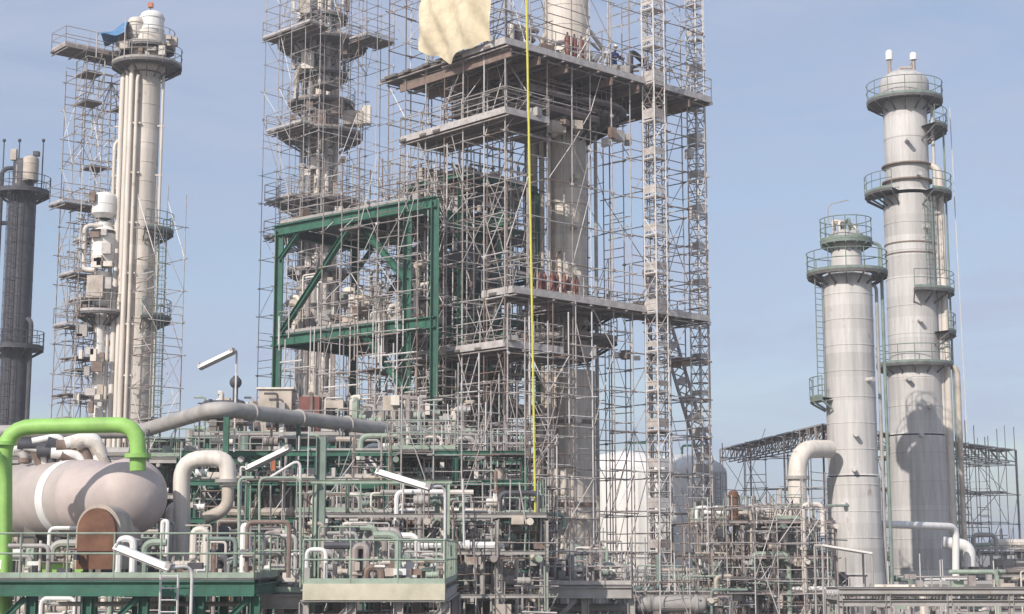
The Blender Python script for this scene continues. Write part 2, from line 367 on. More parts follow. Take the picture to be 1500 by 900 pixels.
m.tube((cx+.1,cy,z(27)),(cx+.1,cy,z(4)),.04,galv3,5); m.box((cx+.1,cy,z(8)),(.3,.3,.3),orange)
for zp,a0,a1 in ((340,-70,60),(467,-70,60)): ringplat(m,cx,cy,z(zp),1.0,2.0,grate,greeng,a0,a1,12)
ladder(m,(cx+1.5,cy-.7),0,z(340),0,greeng)
m.build()
m=MB("blue_tarpaulin"); a=P(142,54,98);b_=P(184,26,98)
n=8;k=len(m.v);mi=m.mi(bluem)
for i in range(n+1):
    for j in range(n+1):
        s_,t_=i/n,j/n; m.v.append(V3(a.x+(b_.x-a.x)*s_,98+t_*2.0,a.z+(b_.z-a.z)*(1-abs(1-2*t_)**2*.8)*(.3+.7*s_)+.12*math.sin(7*s_+5*t_)))
for i in range(n):
    for j in range(n): q=k+i*(n+1)+j; m.face((q,q+1,q+n+2,q+n+1),mi,True)
m.tube((a.x,98,z(98)),(a.x,98,a.z+.4),.04,galv);m.tube((b_.x,98,z(98)),(b_.x,98,b_.z),.04,galv);m.build()
m=MB("scaffold_tower"); o=P(72,300,99)
so_=(o.x+2.2,98.6)
scaffold(m,so_,40,3.6,3.4,0,z(105),3,2,1.9,.03,pb=.6,pp=.06,seed=3,guard=.4)
slab(m,(o.x+2.2,98.5),40,-1.4,3.4,0.3,2.4,z(80),.12,plank,galv2,galv)
for yy,u0,u1 in ((305,-1.2,1.6),(352,.5,2.6),(405,-.3,2.2),(440,.4,3.6),(480,-.6,2),(525,0,2.4),(580,-.5,3.0)):
    slab(m,so_,40,u0,u1,.2,2.2,z(yy),.08,plank,None,galv if yy<500 else None)
m.build()
m=MB("scaffold_tower"); scaffold(m,(P(226,400,97).x,97),45,2.2,2.2,0,z(300),1,1,2.0,.028,pb=.7,pp=.2,seed=4); m.build()
m=MB("insulated_vessel"); vy=99.8;c=P(151,350,vy)
shell(m,c.x,vy,[(.34,0,z(455)),(.5,z(450),z(400)),(.8,z(392),z(345)),(.5,z(340),z(328)),(.82,z(322),z(292))],white,seam=.9)
m.path([(c.x-.2,vy-.9,z(400)),(c.x-.95,vy-.9,z(400)),(c.x-.95,vy-.9,z(335)),(c.x,vy-.5,z(335))],.16,cream)
m.box((c.x-.1,vy-.8,z(425)),(1.0,.8,1.4),beige); ringplat(m,c.x,vy,z(460),.5,1.5,grate,galv)
for i in range(24): m.box((c.x+R.uniform(-1,.8),vy-.9,z(R.uniform(290,600))),(R.uniform(.2,.7),.3,R.uniform(.2,.8)),R.choice([beige,galv3,greyp,cream,galv]))
m.build()
# ================================================================ SECOND SCAFFOLDED COLUMN
d=112;z=lambda y:Z(y,d);c=P(468,300,d);cx,cy=c.x,c.y
m=MB("distillation_column"); shell(m,cx,cy,[(1.0,0,z(320)),(.85,z(318),z(60)),(.8,z(58),z(-60))],clad)
for q,yy,r in ((-1.15,-.5,.2),(-.65,-1.0,.17),(0.0,-1.2,.14),(.6,-1.05,.16),(1.15,-.5,.22)):
    m.path([(cx+q,cy+yy,0),(cx+q,cy+yy,z(R.uniform(-60,100)))],r,R.choice([cream,beige,clad,greyp]),8)
    zz=4
    while zz<z(80): m.box((cx+q*.9,cy+yy*.9,zz),(.6,.16,.14),galv3); zz+=2.4
for zp,ro in ((28,1.8),(68,3.2),(112,1.9),(155,2.4),(200,3.0),(300,3.0),(350,2.8),(400,2.2),(470,2.4)): ringplat(m,cx,cy,z(zp),.9,ro,grate,galv2)
for yy in (20,100,165,185): m.box((cx+R.uniform(-1.4,1.4),cy-1.6,z(yy)),(.9,.7,1.2),R.choice([beige,greyp,galv3,cream]))
for i in range(60): m.box((cx+R.uniform(-2,2),cy-R.uniform(1.2,2.2),z(R.uniform(0,460))),(R.uniform(.15,.6),.3,R.uniform(.15,.9)),R.choice([beige,greyp,galv3,cream,dark,galv]))
m.path([(cx-1.6,cy-1.5,z(150)),(cx-1.6,cy-1.5,z(110)),(cx-.3,cy-1.5,z(110))],.2,beige);m.box((cx+2.4,cy-1,z(180)),(1.4,1,1.0),beige);m.box((cx+3.3,cy-1,z(175)),(.7,.8,1.3),cream)
m.build()
m=MB("scaffold_tower");o=P(462,300,104)
scaffold(m,(o.x,105.5),45,6.6,6.4,0,z(-40),4,4,2.0,.024,keep=lambda i,j:not(i in(2,) and j in(2,)),pb=.2,pp=.012,guard=.12,seed=8,miss=.12)
for yy,u0,u1,v0,v1 in ((65,-.2,1.5,1,6.4),(68,4,6.5,0,2),(200,0,1.2,2,6),(300,0,1.0,3,6),(352,0,1.2,2,6)): slab(m,(o.x,105.5),45,u0,u1,v0,v1,z(yy)-.3,.1,plank,None,galv)
m.build()
# ================================================================ MAIN COLUMN + SCAFFOLD
A=43.0;ar=math.radians(A);U=V3(math.cos(ar),math.sin(ar),0);W=V3(-math.sin(ar),math.cos(ar),0);O=V3(-.3,75,0)
uv=lambda u,v,z_:O+U*u+W*v+V3(0,0,z_)
d=84;z=lambda y:Z(y,d);c=P(831,400,d);cx,cy=c.x,c.y
m=MB("distillation_column")
shell(m,cx+.0,cy,[(1.42,0,z(545)),(1.05,z(520),z(195)),(1.25,z(190),z(-80))],clad,seam=1.1)
for zp,ro in ((500,2.6),(180,2.8),(170,3.2),(460,2.4)): ringplat(m,cx,cy,z(zp),1.1,ro,grate,galv2)
ringplat(m,cx,cy,z(130),1.2,3.3,dark,galv3)
for q,yy,r,mt,y0,y1 in ((-1.35,-.7,.15,beige,900,60),(-1.0,-1.1,.12,cream,900,180),(-1.75,-.3,.2,beige,520,190),(-2.15,-.4,.12,galv3,850,150),(1.5,-.6,.1,greyp,900,190),(-.2,-1.6,.05,galv,870,200),(-.6,-1.5,.05,galv3,870,380),(-1.5,-1.2,.2,beige,860,620)):
    m.path([(cx+q,cy+yy,z(y0)),(cx+q,cy+yy,z(y1)),(cx+q*.4,cy+yy*.4,z(y1)+.4)],r,mt,10)
for i in range(9):
    yy=200+i*70; m.path([(cx,cy,z(yy)),(cx+R.choice([-.7,.5,.9]),cy-1.9,z(yy)),],.16,clad,10)
for yy in (300,420,620,740,820): m.lathe((cx,cy,z(yy)),(0,0,1),[(1.0,-.1),((1.14 if yy<520 else 1.5),-.1),((1.14 if yy<520 else 1.5),.1),(1.0,.1)],galv3 if yy>600 else clad,36)
m.lathe((cx,cy,0),(0,0,1),[(1.7,0),(1.7,z(840)),(1.43,z(790))],clad,36)
m.build()
m=MB("scaffold_tower")
NU,NV=10,6
def keepm(i,j):
    u=14.6*i/NU;v=9.0*j/NV;p=O+U*u+W*v
    if math.hypot(p.x-cx,p.y-cy)<1.6: return False
    if j>0 and 4<u<8 and v<4.5: return False
    return i in (0,1,NU) or j in (0,NV) or (j==1 and i!=7) or (i<5 and j<4) or (i in (7,8) and j in (4,5))
scaffold(m,O,A,14.6,9.0,0,36,NU,NV,2.0,.03,keep=keepm,pb=.28,pp=.03,guard=.22,miss=.08,seed=21)
zL=[Z(505,75),Z(425,75),Z(165,75),Z(65,75)]
slab(m,O,A,-.3,3.6,-.2,6.4,zL[0],.12,plank,galv,galv)
slab(m,O,A,.2,14.4,-.3,1.9,zL[1],.12,plank,galv,galv); slab(m,O,A,5,8,1.9,3.5,zL[1]+.05,.12,plank,None,None)
slab(m,O,A,-.3,2.6,-.3,7.6,zL[2],.12,plank,galv,galv)
slab(m,O,A,-.4,14.8,-.4,4.2,zL[3],.14,plank,galv,galv); slab(m,O,A,-.4,8,4.2,9.3,zL[3]+.2,.14,plank,None,None)
slab(m,O,A,3.5,10,2.0,8,Z(120,78),.16,dark,galv2,galv2)
slab(m,O,A,3,8,1.5,6,Z(165,80),.16,dark,galv3,galv2)
slab(m,O,A,3.6,6.6,1.0,3.0,zL[0]-.1,.12,plank,None,galv2)
for u in (0,1.9,3.8,7,9,11,13): m.beam(uv(u,-.4,zL[3]-.5),uv(u,8,zL[3]-.5),.1,.4,galv3)
Q=random.Random(6)
for i in range(90):
    p=uv(Q.uniform(3.5,9.5),Q.uniform(2.0,7),Z(Q.uniform(75,185),80));m.box(p,(Q.uniform(.2,1.0),Q.uniform(.2,.8),Q.uniform(.2,.8)),Q.choice([dark,galv3,grate,beige,greyp,dark]),Q.uniform(0,1.5))
for i in range(40):
    p=uv(Q.uniform(0,14),Q.uniform(-.2,1.5),Q.choice(zL)+.3);m.box(p,(Q.uniform(.2,.8),Q.uniform(.2,.6),Q.uniform(.2,.6)),Q.choice([galv3,beige,greyp,white,plank]),Q.uniform(0,1.5))
m.build()
def mast(name,u,v,z0,z1,w,seed):
    m=MB(name);Q=random.Random(seed);c=uv(u,v,0);cs=[c+U*(a*w/2)+W*(b*w/2) for a,b in((-1,-1),(1,-1),(1,1),(-1,1))]
    for q in cs: m.tube(q+V3(0,0,z0),q+V3(0,0,z1),.04,galvL,5)
    zz=z0;k=0
    while zz<z1:
        for i in range(4):
            a,b=cs[i],cs[(i+1)%4]
            m.tube(a+V3(0,0,zz),b+V3(0,0,zz),.032,Q.choice(TUB),4); m.tube((a if k%2 else b)+V3(0,0,zz),(b if k%2 else a)+V3(0,0,zz+1),.028,Q.choice(TUB),4)
            m.tube(a+V3(0,0,zz+.5),b+V3(0,0,zz+.5),.028,Q.choice(TUB),4)
        if k%2==0:
            h=Q.uniform(.25,.6)
            m.box(c+V3(0,0,zz+.1),(w*.95,w*.95,.06),galvL,ar); m.beam(cs[0]+V3(0,0,zz+.45),cs[1]+V3(0,0,zz+.45),.03,h,Q.choice([galv,galvL,galv2]));m.beam(cs[0]+V3(0,0,zz+.45),cs[3]+V3(0,0,zz+.45),.03,h,galv)
        zz+=1.0;k+=1
    m.build()
mast("hoist_mast",9.9,-.6,0,38,.8,1); mast("hoist_mast",15.4,1.2,0,38,.7,2)
m=MB("steel_access_tower"); o=uv(1.4,4.9,0)
rack(m,o,A,5.4,4.6,[Z(y_,81) for y_ in (860,760,680,600,540,470,400,335,265)],2,2,31,greend,deck=.8,lp=5,tp=3,ris=44,rmat=galv,valves=20,drums=4,bw=.24,rmax=.16,fine=420)
for i in range(120):
    p=o+U*R.uniform(0,5)+W*R.uniform(0,4.5);yy=R.uniform(240,640);m.box(p+V3(0,0,Z(yy,80)),(R.uniform(.4,1.7),R.uniform(.3,.8),R.uniform(.4,1.5)),R.choice([dark,dark,dark,grate,beige,greyp,galv3]),R.uniform(0,1.5))
m.build()
m=MB("scaffold_tower"); scaffold(m,uv(.8,6.0,0),A,5.6,4.4,Z(900,80),Z(230,80),4,3,1.8,.028,pb=.4,pp=.08,guard=.3,seed=41); m.build()
m=MB("scaffold_tower"); scaffold(m,uv(9.5,5.5,0),A,5,4.5,0,Z(400,84),3,2,2,.026,keep=lambda i,j:j!=1,pb=.3,pp=.03,guard=.15,seed=43); m.build()
m=MB("scaffold_tower"); scaffold(m,uv(-.3,-1.6,0),A,4.5,1.2,0,Z(470,74),3,1,1.9,.03,pb=.4,pp=.05,guard=.3,seed=44,miss=.12); m.build()
m=MB("scaffold_tower"); scaffold(m,uv(-1.6,.0,0),A,1.2,9,0,Z(560,76),1,6,1.9,.03,pb=.4,pp=.05,guard=.3,seed=45,miss=.12); m.build()
m=MB("hanging_tarpaulin");n=22;k=0;mi=m.mi(tarpm);z0=zL[3]-.05;z1=zL[3]+4.2
for i in range(n+1):
    for j in range(n+1):
        s_,t_=i/n,j/n
        bot=z0+.22*math.sin(s_*8)+.12*math.sin(s_*19)+(1.6*(s_-.65) if s_>.65 else 0); zz=bot+(z1-bot)*t_
        m.v.append(uv(-.75-.28*math.sin(3.1*t_)+.16*math.sin(11*s_+4*t_)+.09*math.sin(23*s_-9*t_),.2+5.2*s_,zz))
for i in range(n):
    for j in range(n): q=i*(n+1)+j; m.face((q,q+1,q+n+2,q+n+1),mi,True)
m.build()
m=MB("yellow_hose"); a=P(770,-60,56);b=P(779,430,56);c2=P(786,872,56);m.path([a,b,c2,c2+V3(.3,.5,-3)],.042,yellow,6,1);m.build()
m=MB("gas_bottle_rack")
for i in range(7):
    p=uv(3.0+i*.42,.8+.1*(i%2),zL[1]+.02);h=R.uniform(1.3,1.6);m.lathe(p,(0,0,1),[(.0,0),(.13,0),(.13,h-.25),(.05,h-.08),(.05,h)],redm,10)
m.beam(uv(2.8,.6,zL[1]+.9),uv(5.8,.6,zL[1]+.9),.04,.08,galv);m.beam(uv(2.8,.6,zL[1]+.4),uv(5.8,.6,zL[1]+.4),.04,.08,galv);m.build()
m=MB("gas_bottle_rack")
for i in range(3):
    p=uv(5.0+i*.5,.8,zL[3]+.02);m.lathe(p,(0,0,1),[(.0,0),(.15,0),(.15,1.6),(.05,1.8),(.05,1.9)],redm,10)
m.beam(uv(4.8,.6,zL[3]+.9),uv(6.2,.6,zL[3]+.9),.04,.08,galv);m.build()
m=MB("deck_equipment")
for i in range(34):
    p=uv(R.uniform(2,13),R.uniform(.4,3.6),zL[3]+.4);m.box(p,(R.uniform(.3,1.1),R.uniform(.3,.8),R.uniform(.3,.9)),R.choice([greyp,navy,dark,beige,white,plank]),R.uniform(0,1.5))
for i in range(14):
    u=R.uniform(2,13);v=R.uniform(1.5,3.5);m.path([uv(u,v,zL[3]),uv(u,v,zL[3]+R.uniform(1,3)),uv(u+1.2,v,zL[3]+2)],R.uniform(.06,.2),R.choice(PIP),8)
m.build()
def worker(u,v,zf,face,lean):
    e=bpy.data.objects.new("construction_worker",None);scene.collection.objects.link(e)
    e.location=uv(u,v,zf);e.rotation_euler=(0,0,face)
    J={'pel':(0,0,.95,.15),'ch':(0,-.05*lean,1.25,.16),'nk':(0,-.12*lean,1.47,.07),'hd':(0,-.15*lean,1.56,.06),
     'lh':(-.1,0,.88,.1),'lk':(-.12,-.05,.48,.075),'la':(-.13,.02,.1,.055),'lt':(-.13,-.12,.05,.045),
     'rh':(.1,0,.88,.1),'rk':(.13,-.12,.5,.075),'ra':(.14,.0,.1,.055),'rt':(.14,-.15,.05,.045),
     'ls':(-.2,-.05*lean,1.4,.075),'le':(-.27,-.12,1.12,.055),'lw':(-.2,-.38,1.08,.04),
     'rs':(.2,-.05*lean,1.4,.075),'re':(.28,-.1,1.12,.055),'rw':(.22,-.36,1.2,.04)}
    E=[('pel','ch'),('ch','nk'),('nk','hd'),('pel','lh'),('lh','lk'),('lk','la'),('la','lt'),('pel','rh'),('rh','rk'),('rk','ra'),('ra','rt'),('ch','ls'),('ls','le'),('le','lw'),('ch','rs'),('rs','re'),('re','rw')]
    ks=list(J);me=bpy.data.meshes.new("body");me.from_pydata([J[k][:3] for k in ks],[(ks.index(a),ks.index(b)) for a,b in E],[])
    ob=bpy.data.objects.new("body",me);scene.collection.objects.link(ob);ob.parent=e;me.materials.append(navy)
    md=ob.modifiers.new("Skin",'SKIN')
    for i,k in enumerate(ks):
        me.skin_vertices[0].data[i].radius=(J[k][3],J[k][3]*.85)
    me.skin_vertices[0].data[0].use_root=True
    md.use_smooth_shade=True
    ob.modifiers.new("Sub",'SUBSURF').levels=1
    hd=MB("head");c=V3(0,-.17*lean,1.65);hd.lathe(c,(0,0,1),[(.01,-.13),(.055,-.11),(.075,-.05),(.08,.02),(.075,.07),(.04,.11),(.005,.12)],skinm,14);hd.ball(c+V3(0,-.085,-.01),.018,skinm,6);hd.ball(c+V3(.082,0,0),.02,skinm,6);hd.ball(c+V3(-.082,0,0),.02,skinm,6);hd.ball(c+V3(.03,-.072,.02),.01,bootm,6);hd.ball(c+V3(-.03,-.072,.02),.01,bootm,6);hd.box(c+V3(0,-.072,-.055),(.045,.012,.01),redm);hd.build(e)
    hm=MB("helmet");hm.lathe(c+V3(0,0,.03),(0,0,1),[(.14,0),(.115,.01),(.11,.06),(.08,.11),(.03,.135),(.001,.14)],helmetm,16);hm.build(e)
    for k,s_ in(('lw',-1),('rw',1)):
        w=Vector(J[k][:3]);hh=MB("hand");hh.box(w+V3(0,-.06,0),(.075,.09,.03),skinm)
        for f in range(4): hh.path([w+V3(-.028+.019*f,-.1,0),w+V3(-.028+.019*f,-.14-.008*(f in(1,2)),-.01),w+V3(-.028+.019*f,-.16,-.035)],.009,skinm,6)
        hh.path([w+V3(-s_*.035,-.05,0),w+V3(-s_*.06,-.09,-.01),w+V3(-s_*.055,-.12,-.02)],.01,skinm,6);hh.build(e)
    bt=MB("boots")
    for s_,k in((-1,'la'),(1,'ra')): q=Vector(J[k][:3]);bt.box((q.x,q.y-.06,.05),(.1,.28,.1),bootm);bt.box((q.x,q.y,.12),(.1,.12,.1),bootm)
    bt.build(e)
worker(8.1,.5,zL[3]+.02,.5,1.0); worker(10.9,.6,zL[3]+.02,-.4,1.6)
m=MB("inclined_lattice_boom");a=P(950,395,98);b=P(1035,680,94);x=V3(.35,0,.1);y=V3(0,.35,0)
cs=[(-x-y),(x-y),(x+y),(-x+y)]
for q in cs: m.tube(a+q,b+q,.06,galv2,5)
for i in range(22):
    p=a.lerp(b,i/22);p2=a.lerp(b,(i+1)/22)
    for k in range(4): m.tube(p+cs[k],p2+cs[(k+1)%4],.04,galv2,4)
    if i%2: m.beam(p-x-y*1.1,p+x-y*1.1,.05,.4,galv)
m.tube(b,V3(b.x+.5,b.y,0),.15,galv2,6);m.tube(a,V3(a.x,a.y,0),.1,galv2,6);m.build()
# ================================================================ GREEN STEEL FRAME
m=MB("green_steel_frame");a=P(410,338,83);zt=a.z;xr=P(597,300,77).x;b=V3(xr,77.2,zt);e=(b-a).normalized();back=V3(-e.y,e.x,0)*5.5
zm=Z(500,83);A0=V3(a.x,a.y,0);B0=V3(b.x,b.y,0);up=V3(0,0,1)
for s_ in (V3(0,0,0),back):
    for q in (A0,B0): m.ibeam(q+s_,q+s_+up*(zt),.42,.42,greend)
    for zz,h in ((zt,.55),(zm,.55),(Z(660,83),.5)):
        m.ibeam(A0+s_-e*.4+up*zz,B0+s_+e*1.9+up*zz,.35,h,greend)
    mid=A0.lerp(B0,.58)+s_
    m.ibeam(mid+up*(zt-.3),A0+s_+e*.3+up*(zm+.4),.26,.26,greend); m.ibeam(mid+e*.4+up*(zt-.3),B0+s_+up*(zm+2.2),.28,.28,greend)
    m.ibeam(A0+s_+up*(zt-1.6),A0+s_+e*1.4+up*(zt-.3),.2,.2,greend)
    m.ibeam(A0.lerp(B0,.7)+s_+up*(zm-.3),B0+s_+up*(zm-3.2),.26,.28,greend)
for q in (A0,B0,A0.lerp(B0,.5)):
    for zz in (zt-.02,zm-.02): m.ibeam(q+up*zz,q+back+up*zz,.3,.5,greend)
c0=B0+e*1.8;m.ibeam(c0,c0+up*(zt+.1),.4,.4,greend)
for zz in (zt+.31,zm+.31): m.hexa([A0+up*zz,B0+up*zz,B0+back+up*zz,A0+back+up*zz,A0+up*(zz+.05),B0+up*(zz+.05),B0+back+up*(zz+.05),A0+back+up*(zz+.05)],grate)
for zz in (zt+.36,zm+.36): rail(m,[A0+back+up*zz,A0+up*zz,B0+up*zz],greyp,1.15,1.5)
Q=random.Random(9)
for i in range(60):
    s_=Q.random();p=A0.lerp(B0,s_)+back*Q.uniform(.1,.9);r=Q.choice([.05,.08,.12,.2]);z0_=zm+.4;h=Q.uniform(.6,3.2);m.path([p+up*z0_,p+up*(z0_+h),p+e*Q.uniform(-1,1)+up*(z0_+h)],r,Q.choice(PIP),8)
for i in range(60):
    p=A0.lerp(B0,Q.random())+back*Q.uniform(0,.9)+up*Q.choice([zm+.6,zm+1,zt+.7]);m.box(p,(Q.uniform(.15,.7),Q.uniform(.2,.5),Q.uniform(.2,.7)),Q.choice([beige,greyp,galv3,dark,cream]),Q.uniform(0,1))
for i in range(60):
    p=A0.lerp(B0,Q.uniform(0,1.15))-V3(0,.6,0)+up*Q.uniform(Z(650,82),zm);k=Q.random()
    m.tube(p,p+(up*Q.uniform(1,3) if k<.5 else e*Q.uniform(1,3)),.04,Q.choice(TUB),5)
m.build()
m=MB("heat_exchanger");p=A0.lerp(B0,.62)+back*.6
drum(m,p+up*(zm+1.2),p+e*2.4+up*(zm+1.2),.5,beige,24,zm+.36);m.path([p+e*1+up*(zm+1.5),p+e*1+up*(zm+2.6),p+e*2+up*(zm+2.6)],.15,clad);m.build()
m=MB("scaffold_tower");scaffold(m,A0+e*3.4-V3(0,1,0),math.degrees(math.atan2(e.y,e.x)),6.5,4,Z(660,82),Z(255,78),5,2,1.8,.027,pb=.35,pp=.08,seed=51,miss=.15);m.build()
# ================================================================ LOWER RACKS
m=MB("pipe_rack");x0=P(262,700,61).x;rack(m,(x0,61),0,13,9,[2.5,5.2,7.2,8.6,9.7],5,3,61,greend,deck=.45,lp=10,tp=4,ris=50,valves=46,drums=6,rmax=.16,bw=.2,mats=MUT,fine=420);m.build()
m=MB("pipe_rack");x0=P(440,700,54).x;rack(m,(x0,53),4,8.2,6,[2.5,4.6,6.0,7.2],5,3,62,greyp,deck=.25,lp=9,tp=4,ris=44,valves=36,drums=4,bw=.12,rmax=.12,mats=MUT,fine=380);m.build()
m=MB("pipe_rack");x0=P(640,700,66).x;rack(m,(x0,65),8,4.6,8,[2.5,4.4,6.0,7.2],3,3,63,greyp,deck=.25,lp=8,tp=4,ris=40,valves=24,drums=3,bw=.14,rmax=.12,mats=MUT,fine=260);m.build()
m=MB("pipe_rack");x0=P(790,800,70).x;rack(m,(x0,69),6,8.2,6,[1.8,3.2,4.2],5,3,67,galv2,deck=.3,lp=8,tp=3,ris=36,valves=24,drums=4,bw=.14,rmax=.12,mats=MUT,fine=260);m.build()
m=MB("pipe_rack");x0=P(1040,700,74).x;rack(m,(x0,74),6,5.8,9,[2.4,4.2,5.8,7.4],4,3,64,galv2,deck=.3,lp=8,tp=4,ris=50,valves=30,drums=4,bw=.14,rmax=.16,mats=MUT+[beige,cream],fine=360);m.build()
m=MB("pipe_rack");x0=P(-30,700,66).x;rack(m,(x0,64),0,9.5,10,[3,6,8.2,9.6],4,2,65,greyp,deck=.4,lp=7,tp=3,ris=26,valves=20,drums=5,bw=.2,mats=MUT,fine=240);m.build()
m=MB("pipe_rack");x0=P(1380,800,100).x;rack(m,(x0,100),10,16,9,[2.4,4.6,6.3],5,2,66,greyp,deck=.3,lp=5,tp=3,ris=26,valves=10,drums=4,bw=.16,mats=MUT,fine=160);m.build()
m=MB("scaffold_tower");x0=P(590,700,60).x;scaffold(m,(x0,59.5),12,4.6,3.4,0,Z(610,60),4,2,1.6,.024,pb=.35,pp=.1,seed=71,guard=.3);m.build()
m=MB("scaffold_tower");x0=P(880,700,68).x;scaffold(m,(x0,68),20,4,3,0,Z(800,68),3,2,1.6,.024,pb=.35,pp=.06,seed=72);m.build()
m=MB("scaffold_tower");x0=P(1065,700,72).x;scaffold(m,(x0,72),20,5,4,0,Z(735,72),4,2,1.6,.024,pb=.35,pp=.12,seed=73);m.build()
m=MB("scaffold_tower");x0=P(660,700,63).x;scaffold(m,(x0,63),5,4.2,1.6,0,Z(640,63),4,1,1.7,.026,pb=.4,pp=.1,seed=74,guard=.3);m.build()
m=MB("scaffold_tower");x0=P(352,700,56).x;scaffold(m,(x0,57),0,5,1.4,0,Z(690,56),4,1,1.7,.022,pb=.25,pp=.1,seed=75,guard=.3,mats=TUB+[greenp]);m.build()
m=MB("fin_fan_cooler_deck");zz=11.0
x0=P(285,600,72).x;m.box((x0+6,74.5,zz+.1),(12,5,.15),grate);rail(m,[(x0,72,zz+.18),(x0+12,72,zz+.18)],greyp)
Q=random.Random(14)
for i in range(90):
    x=x0+Q.uniform(0,12);y=Q.uniform(72.2,76.5);h=Q.uniform(.4,2.2);m.path([(x,y,zz+.15),(x,y,zz+h),(x+Q.uniform(-.8,.8),y,zz+h)],Q.choice([.03,.05,.08,.12,.16]),Q.choice(MUT),7)
for i in range(26): valve(m,(x0+Q.uniform(0,12),Q.uniform(72.1,74),zz+Q.uniform(.4,1.4)),.1,Q.choice(MUT),Q.choice([redm,dark,greend]))
for i in range(30): m.box((x0+Q.uniform(.5,12),Q.uniform(72.2,76),zz+Q.uniform(.3,1.8)),(Q.uniform(.2,.8),.5,Q.uniform(.2,.8)),Q.choice([beige,greyp,galv3,cream]))
m.box((x0+3.4,74,zz+1.4),(1.5,1.5,1.9),beige);m.box((x0+5.0,73.5,zz+1.2),(.9,1,1.6),redm);m.box((x0+3.4,74,zz+2.4),(1.7,1.7,.08),cream);drum(m,(x0+.4,72.6,zz+1.3),(x0+2.0,72.6,zz+1.3),.5,dark,18,zz+.15)
m.tube((x0+1.7,72.6,zz+1.6),(x0+1.7,72.6,zz+2.9),.12,dark,8);m.ball((x0+1.7,72.6,zz+2.6),.28,dark,10)
for i in range(6): m.tube((x0+2*i,76.3,0),(x0+2*i,76.3,zz),.1,greend,6);m.tube((x0+2*i,72.3,0),(x0+2*i,72.3,zz),.1,greend,6)
m.build()
m=MB("overhead_pipeline");zz=11.15
a=V3(P(318,600,58).x,58,zz);bb_=V3(P(660,640,73).x,73,zz)
m.path([V3(P(-60,640,66).x,66.5,10.9),V3(P(205,636,66).x,66,10.9),a,bb_],.29,greyp,16,1.2)
for t in (.12,.3,.5,.7,.9):
    p=a.lerp(bb_,t);m.lathe(p,(bb_-a),[(.28,-.05),(.36,-.05),(.36,.05),(.28,.05)],greyp,16)
    if p.y>61: m.beam(p-V3(0,0,.3),V3(p.x,p.y,9.7),.16,.16,greend)
m.beam(a+V3(.3,.3,-.3),V3(a.x+.3,a.y+.3,0),.2,.2,greend)
m.build()
# ================================================================ FRONT LEFT
m=MB("green_pipeline");y=44.5
m.path([P(6,900,y),P(6,626,y),P(202,622,y),P(202,690,y)],.22,greenb,18,.85)
m.lathe(P(202,668,y),(0,0,1),[(.22,-.06),(.36,-.06),(.36,.06),(.22,.06)],greenb,18)
m.path([P(-60,655,y-.6),P(-10,655,y-.6),P(6,690,y-.3),P(6,900,y-.5)],.14,greenb,12,.4)
m.lathe(P(6,650,y),(0,0,1),[(.22,-.05),(.34,-.05),(.34,.05),(.22,.05)],greenb,18);m.build()
m=MB("pressure_vessel");B=P(192,727,46.5);zz=B.z;Aa=V3(P(18,727,51).x,51,zz);ax=(B-Aa).normalized();L=(B-Aa).length;r=1.12
m.lathe(Aa,ax,[(.01,-.55),(.5,-.5),(.9,-.3),(r,0),(r,L*.66)],vess,48)
m.lathe(Aa,ax,[(r,L*.50),(r+.03,L*.50),(r+.03,L*.56),(r,L*.56)],white,48)
for t in (.2,.35): m.lathe(Aa,ax,[(r,L*t),(r+.015,L*t+.01),(r+.015,L*t+.05),(r,L*t+.06)],vess,48)
m.lathe(Aa,ax,[(r,L*.66),(r+.02,L*.66+.05),(r*.93,L*.74),(r*.80,L*.80),(r*.78,L*.83),(r*.9,L*.9),(r*.97,L*.97)]+[(r*.98*math.cos(t),L+r*.78*math.sin(t)) for t in (.05,.2,.4,.6,.8,1,1.2,1.4,1.57)],vess2,48)
for t in (.25,.8):
    p=Aa.lerp(B,t);m.box((p.x,p.y,(zz-.8+5.2)/2),(.35,1.8,zz-.8-5.2),concrete)
for t in (.1,.35): p=Aa.lerp(B,t);m.path([p+V3(0,0,.9),p+V3(0,0,1.5),p+V3(-.8,.3,1.5)],.14,R.choice([beige,greyp]),10);flange(m,p+V3(0,0,1.25),(0,0,1),.14,galv3)
m.lathe(B+V3(-.1,-.2,-.8),(0,0,-1),[(.45,0),(.42,.4),(.5,.45),(.5,.6),(.35,.65),(.35,1.2)],vess2,24)
m.build()
m=MB("insulated_pipe_bundle");Q=random.Random(3)
for i in range(16):
    a=P(12+i*7,660+Q.uniform(-14,8),49);m.path([a,a+V3(Q.uniform(.4,1.0),.2,Q.uniform(-.3,.3)),a+V3(1.0,.3,-.8)],Q.uniform(.08,.2),Q.choice([beige,rustm,cream,dark,white,galv3]),10)
m.build()
m=MB("open_channel_head");c=P(144,778,43.2);w=.5
for mat,rr,y0,y1 in ((rustm,w,43.0,44.6),(beige,w+.09,43.2,44.7)):
    pts=[(-rr,-1.0)]+[(-rr*math.cos(t),rr*1.2*math.sin(t)) for t in [math.pi*i/16 for i in range(17)]]+[(rr,-1.0)]
    k=len(m.v);mi=m.mi(mat);n=len(pts)
    for q in pts: m.v.append(V3(c.x+q[0],y0,c.z+q[1]))
    for q in pts: m.v.append(V3(c.x+q[0],y1,c.z+q[1]))
    m.face(tuple(range(k,k+n)),mi);m.face(tuple(range(k+n,k+2*n))[::-1],mi)
    for i in range(n): j=(i+1)%n;m.face((k+i,k+n+i,k+n+j,k+j),mi)
m.build()
m=MB("insulated_return_bend");y=48
m.path([P(266,850,y),P(266,672,y),P(334,672,y),P(334,712,y)],.25,cream,18,.75)
